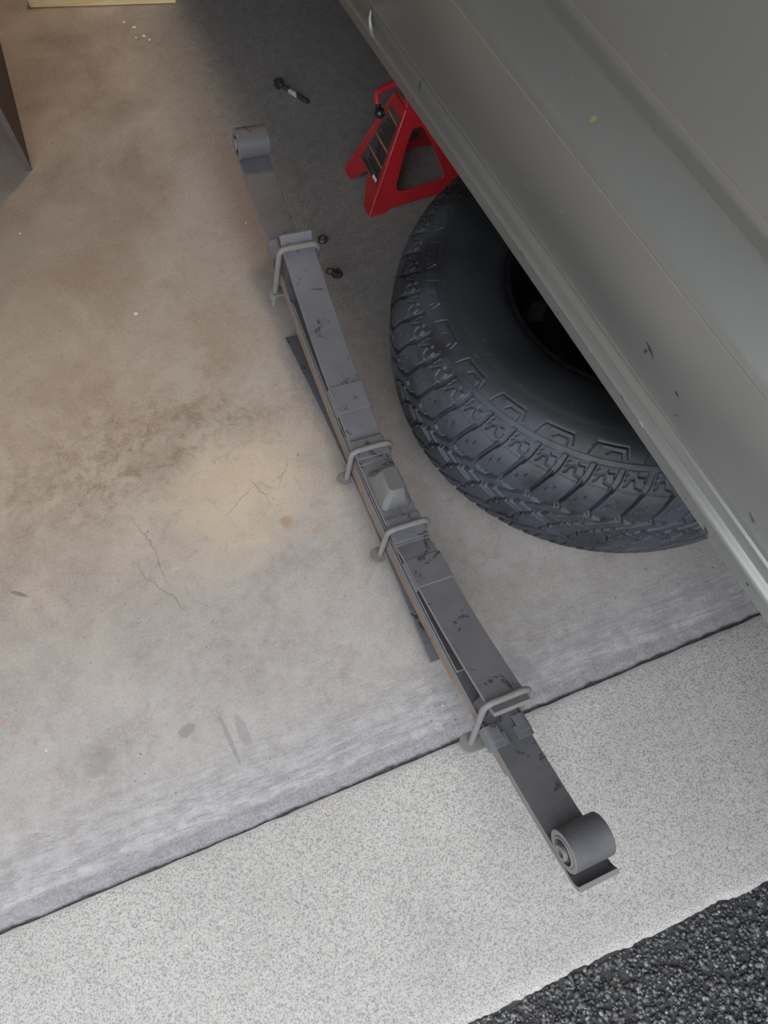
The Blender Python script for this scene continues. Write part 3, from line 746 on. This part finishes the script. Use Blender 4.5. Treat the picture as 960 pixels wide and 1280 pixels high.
# crease seam of the rocker strip: a lap where two pressings meet
tube('rocker_seam', [(-.0012, .93, .455), (-.0022, .932, .479), (-.0097, .933, .487), (-.0032, .934, .496), (-.0010, .934, .512)], .0009, M['under'], truck, seg=6)
tube('bead_flare', [(-.0065, 1.07, .4875), (-.008, 1.092, .490), (-.0075, 1.100, .497), (-.006, 1.106, .506), (-.002, 1.110, .516)], .005, M['paint'], truck, rr=[.0028, .0040, .0042, .0034, .0015])

# ------------------------------------------------------------------ jack stand
JY = R(21.8); jx = Vector((math.cos(JY), math.sin(JY), 0)); jy = Vector((-math.sin(JY), math.cos(JY), 0))
jc = Vector((-.032, 1.299, 0)) + jx*.125 + jy*.078
jack = empty('jack_stand', jc, (0, 0, JY)); tag(jack, 'red steel jack stand with black warning label beside the tyre', 'jack stand')
BX, BY, TX, TY, HB = .125, .078, .022, .028, .205
def lev(f): return BX+(TX-BX)*f, BY+(TY-BY)*f, HB*f
def face_panel(name, P, outline, hole, t=.003):
    """P maps (u in -1..1, f in 0..1) to 3-D; outline/hole are (u, f) loops"""
    bm = bmesh.new()
    def loop(q): vs = [bm.verts.new(P(*c)) for c in q]; return [bm.edges.new((vs[i], vs[(i+1) % len(vs)])) for i in range(len(vs))]
    e = loop(outline)
    if hole: e += loop(hole)
    bmesh.ops.triangle_fill(bm, edges=e, use_beauty=True, use_dissolve=False)
    me = bpy.data.meshes.new(name); bm.to_mesh(me); bm.free()
    o = link(name, me, M['red'], jack, smooth=0); s = o.modifiers.new('solid', 'SOLIDIFY'); s.thickness = t; s.offset = 0
    b = o.modifiers.new('bevel', 'BEVEL'); b.width = .0006; b.segments = 1; b.limit_method = 'ANGLE'; b.angle_limit = R(50)
    return o
def Pf(sg):
    def P(u, f): x, y, z = lev(f); return (u*x, sg*y, z)
    return P
def Ps(sg):
    def P(u, f): x, y, z = lev(f); return (sg*x, u*y, z)
    return P
def rnd(pts, r=.25, n=5):
    out = []; m = len(pts)
    for i in range(m):
        a, b, c = (np.array(pts[(i+k-1) % m], float) for k in range(3))
        p0 = b+(a-b)*r; p1 = b+(c-b)*r
        for k in range(n+1): t = k/n; out.append(tuple((1-t)**2*p0+2*t*(1-t)*b+t*t*p1))
    return out
fo = [(-1, 0), (-.70, 0), (-.62, .035), (.62, .035), (.70, 0), (1, 0), (1, 1), (-1, 1)]
fh = rnd([(-.60, .19), (.60, .19), (.50, .62), (.28, .80), (-.28, .80), (-.50, .62)], .22)
face_panel('front_panel', Pf(-1), fo, fh); face_panel('rear_panel', Pf(1), fo, fh)
so_ = [(-1, 0), (-.62, 0), (-.10, .30), (.10, .30), (.62, 0), (1, 0), (1, 1), (-1, 1)]
so_ = [(-1, 0), (-.55, 0), (-.46, .06), (-.05, .26), (.05, .26), (.46, .06), (.60, 0), (1, 0), (1, 1), (-1, 1)]
face_panel('side_panel', Ps(-1), so_, None); face_panel('side_panel', Ps(1), so_, None)
for sx_ in (-1, 1):
    for sy_ in (-1, 1):
        a = lev(0); b = lev(1)
        tube('corner_fold', [(sx_*a[0], sy_*a[1], a[2]+.002), (sx_*b[0], sy_*b[1], b[2])], .0028, M['red'], jack, seg=10)
# post, collar, saddle, ratchet handle
hexa('collar', [(-.022, -.028, HB-.004), (.022, -.028, HB-.004), (.022, .028, HB-.004), (-.022, .028, HB-.004)], [(-.014, -.022, HB+.060), (.018, -.022, HB+.060), (.018, .022, HB+.060), (-.014, .022, HB+.060)], M['red'], jack, bevel=.003)
box('post', (-.013, -.016, .16), (.013, .016, .372), M['steeldark'], jack, bevel=.002)
for k in range(8): box('ratchet_tooth', (-.0230, -.012, .215+k*.018), (-.012, .012, .226+k*.018), M['steeldark'], jack, bevel=.001)
hexa('saddle', [(-.03, -.022, .366), (.03, -.022, .366), (.03, .022, .366), (-.03, .022, .366)], [(-.05, -.026, .384), (.05, -.026, .384), (.05, .026, .384), (-.05, .026, .384)], M['steeldark'], jack, bevel=.002)
hd = tube('handle', fillet([(-.004, -.006, .262), (-.036, -.014, .262), (-.083, -.018, .255), (-.086, -.034, .240)], .010, 5), .0062, M['red'], jack)
tube('handle_tip', [(-.0858, -.033, .241), (-.0865, -.041, .2345)], .0058, M['blk'], hd)
ks = bmesh.new(); bmesh.ops.create_uvsphere(ks, u_segments=24, v_segments=14, radius=.0105); me = bpy.data.meshes.new('ball_knob'); ks.to_mesh(me); ks.free()
kb = link('ball_knob', me, M['blk'], hd, smooth=60); kb.location = (-.0868, -.047, .231)
# warning label on the left side panel
def on_side(u, f, off=.0024):
    x, y, z = lev(f); nx = Vector((-HB, 0, BX-TX)).normalized(); nx = Vector((-HB, 0, (BX-TX))).normalized()
    return Vector((-x, u*y, z)) + Vector((-HB, 0, BX-TX)).normalized()*-1*(-off)
def lquad(name, u0, u1, f0, f1, off, mat, parent):
    q = [on_side(u0, f0, off), on_side(u1, f0, off), on_side(u1, f1, off), on_side(u0, f1, off)]
    nrm = Vector((-HB, 0, BX-TX)).normalized()*.0003
    V = q + [p+nrm for p in q]; F = [(0,1,2,3), (4,7,6,5)] + [(i, (i+1) % 4, 4+(i+1) % 4, 4+i) for i in range(4)]
    return mk(name, V, F, mat, parent, smooth=0)
lb = lquad('warning_label', -.80, .66, .275, .90, .0018, M['label'], jack)
for f0 in (.435, .585, .835):
    lquad('orange_rule', -.78, .62, f0, f0+.008, .0022, M['orange'], lb)
lquad('label_border', -.80, -.765, .275, .90, .0022, M['labtxt'], lb)
lquad('white_block', -.72, -.42, .290, .318, .0022, M['white'], lb)
rg = random.Random(3)
for (a, b) in ((.335, .425), (.455, .575), (.605, .825)):
    f = a
    while f < b-.008:
        u1 = rg.uniform(-.1, .55); lquad('print_line', -.70, u1, f, f+.0085, .0022, M['labtxt'], lb); f += .0165
lquad('print_line', -.35, .60, .286, .298, .0022, M['labtxt'], lb); lquad('print_line', -.35, .45, .306, .316, .0022, M['labtxt'], lb)

# ------------------------------------------------------------------ small hardware on the floor
def loose_bolt():
    a = Vector((-.262, 1.722, 0)); b = Vector((-.183, 1.662, 0)); d = b-a; L = d.length
    r = empty('long_bolt', a, (0, 0, math.atan2(d.y, d.x))); tag(r, 'long dark bolt with pale tape round its shank lying beyond the spring', 'bolt')
    prism('head', hexpoly(.0125, .26), -.002, .007, M['steeldark'], r, axis='x', centre=(0, 0, .0125))
    lathe('washer', [(.0052, .0072), (.0140, .0072), (.0140, .0092), (.0052, .0092)], M['steeldark'], r, 32, 'x', (0, 0, .0138))
    tube('shank', [(.006, 0, .0125), (L, 0, .0055)], .0055, M['steeldark'], r)
    tube('tape', [(.040, 0, .0094), (.046, 0, .0089), (.062, 0, .0074), (.066, 0, .007)], .0062, M['tape'], r, rr=[.0060, .0066, .0064, .0060])
    for k in range(7):
        x = .074+k*.0034
        if x < L: lathe('thread', [(.0050, x-.001), (.0062, x), (.0050, x+.001)], M['steeldark'], r, 20, 'x', (0, 0, .0125-.007*(x-.006)/(L-.006)))
loose_bolt()
def nut(name, x, y, r, hgt, hole, label, flange=0, mat=M['steeldark']):
    e = empty(name, (x, y, 0), (0, 0, .4)); tag(e, label, name.split('_')[-1])
    return e
e = nut('hex_nut', -.1345, 1.232, 0, 0, 0, 'small round cap nut on the floor beside the upper U-bolt of the spring')
lathe('nut_body', [(.0045, .0), (.0105, 0), (.0112, .002), (.0108, .006), (.0085, .0092), (.0058, .0098), (.0050, .0085)], M['steeldark'], e, 32)
lathe('nut_centre', [(.0047, .001), (.0047, .0080), (0, .0084)], M['steel'], e, 24, closed=False)
e = nut('flange_nut', -.1005, 1.137, 0, 0, 0, 'flanged nut on the floor between the spring and the tyre')
lathe('flange', [(.005, .0), (.0125, 0), (.0125, .0015), (.0095, .0032), (.005, .0032)], M['steeldark'], e, 32)
def hexring(name, ro, ri, z0, z1, mat, parent, centre=(0, 0)):
    n = 24; V = []; F = []
    for i in range(n):
        a = 2*math.pi*i/n; k = math.cos(math.pi/6)/math.cos((a % (math.pi/3))-math.pi/6)
        for r, z in ((ro*k, z0), (ro*k, z1), (ri, z1), (ri, z0)): V.append((centre[0]+r*math.cos(a), centre[1]+r*math.sin(a), z))
    for i in range(n):
        j = (i+1) % n
        for q in range(4): F.append((i*4+q, j*4+q, j*4+(q+1) % 4, i*4+(q+1) % 4))
    return mk(name, V, F, mat, parent, smooth=30)
hexring('nut_body', .0098, .005, .0032, .0110, M['steeldark'], e)
e2 = empty('washer', (-.1165, 1.146, 0)); tag(e2, 'flat washer touching the flanged nut on the floor', 'washer')
lathe('ring', [(.0052, 0), (.0100, 0), (.0100, .0016), (.0052, .0016)], M['steeldark'], e2, 32)
# white paint crumbs
CRL = ['white paint crumb alone on the floor left of the upper clamp of the spring', 'white paint crumb on the floor below the corner of the brown upright panel',
       'white paint crumb nearest the pine board in the cluster before it', 'largest white paint crumb in the cluster before the pine board',
       'second largest white paint crumb, in the middle of the cluster before the pine board', 'white paint crumb farthest from the pine board in its cluster',
       'small white paint crumb on the left of the cluster before the pine board', 'tiny pale flake beside the far end of the leaf spring']
sp = [(-.5192, 1.0335, .0045), (-.8043, 1.2521, .003), (-.6727, 1.9654, .004), (-.6433, 1.9465, .006), (-.6142, 1.9122, .005), (-.5979, 1.8968, .0035), (-.6338, 1.906, .0035), (-.308, 1.283, .0022)]
for i, (x, y, s) in enumerate(sp):
    rgx = random.Random(i); n = 9
    out = [(s*(.6+.5*rgx.random())*math.cos(2*math.pi*k/n), s*(.5+.5*rgx.random())*math.sin(2*math.pi*k/n)) for k in range(n)]
    o = prism('paint_crumb', out, 0, .0010, M['white'], None, bevel=0); o.location = (x, y, 0)
    tag(o, CRL[i], 'paint crumb', 'white paint crumbs scattered on the floor')

# ------------------------------------------------------------------ things at the left and top edges
pa = Vector((-.8137, 1.4453, 0)); pb = Vector((-.9795, 1.8968, 0)); pd = (pb-pa).normalized()
board = empty('storage_panel', pa, (0, 0, math.atan2(pd.y, pd.x))); tag(board, 'dark brown upright panel standing on the floor at the left edge', 'panel')
box('panel_face', (0, 0, 0), (1.1, .012, .9), M['brown'], board, bevel=.001)
box('edge_strip', (-.002, -.0008, 0), (0.0, .0128, .9), M['boardedge'], board, bevel=.0005)
box('panel_return', (1.085, .012, 0), (1.1, .40, .9), M['brown'], board, bevel=.001)
wa = Vector((-.9256, 2.023, 0)); wbv = Vector((-.5466, 2.0425, 0)); wd = (wbv-wa)
pl = box('pine_board', (0, 0, 0), (wd.length, .24, .038), M['wood'], None, bevel=.002); pl.location = wa; pl.rotation_euler = (0, 0, math.atan2(wd.y, wd.x))
tag(pl, 'pale yellow pine board lying at the top edge of the floor', 'board')
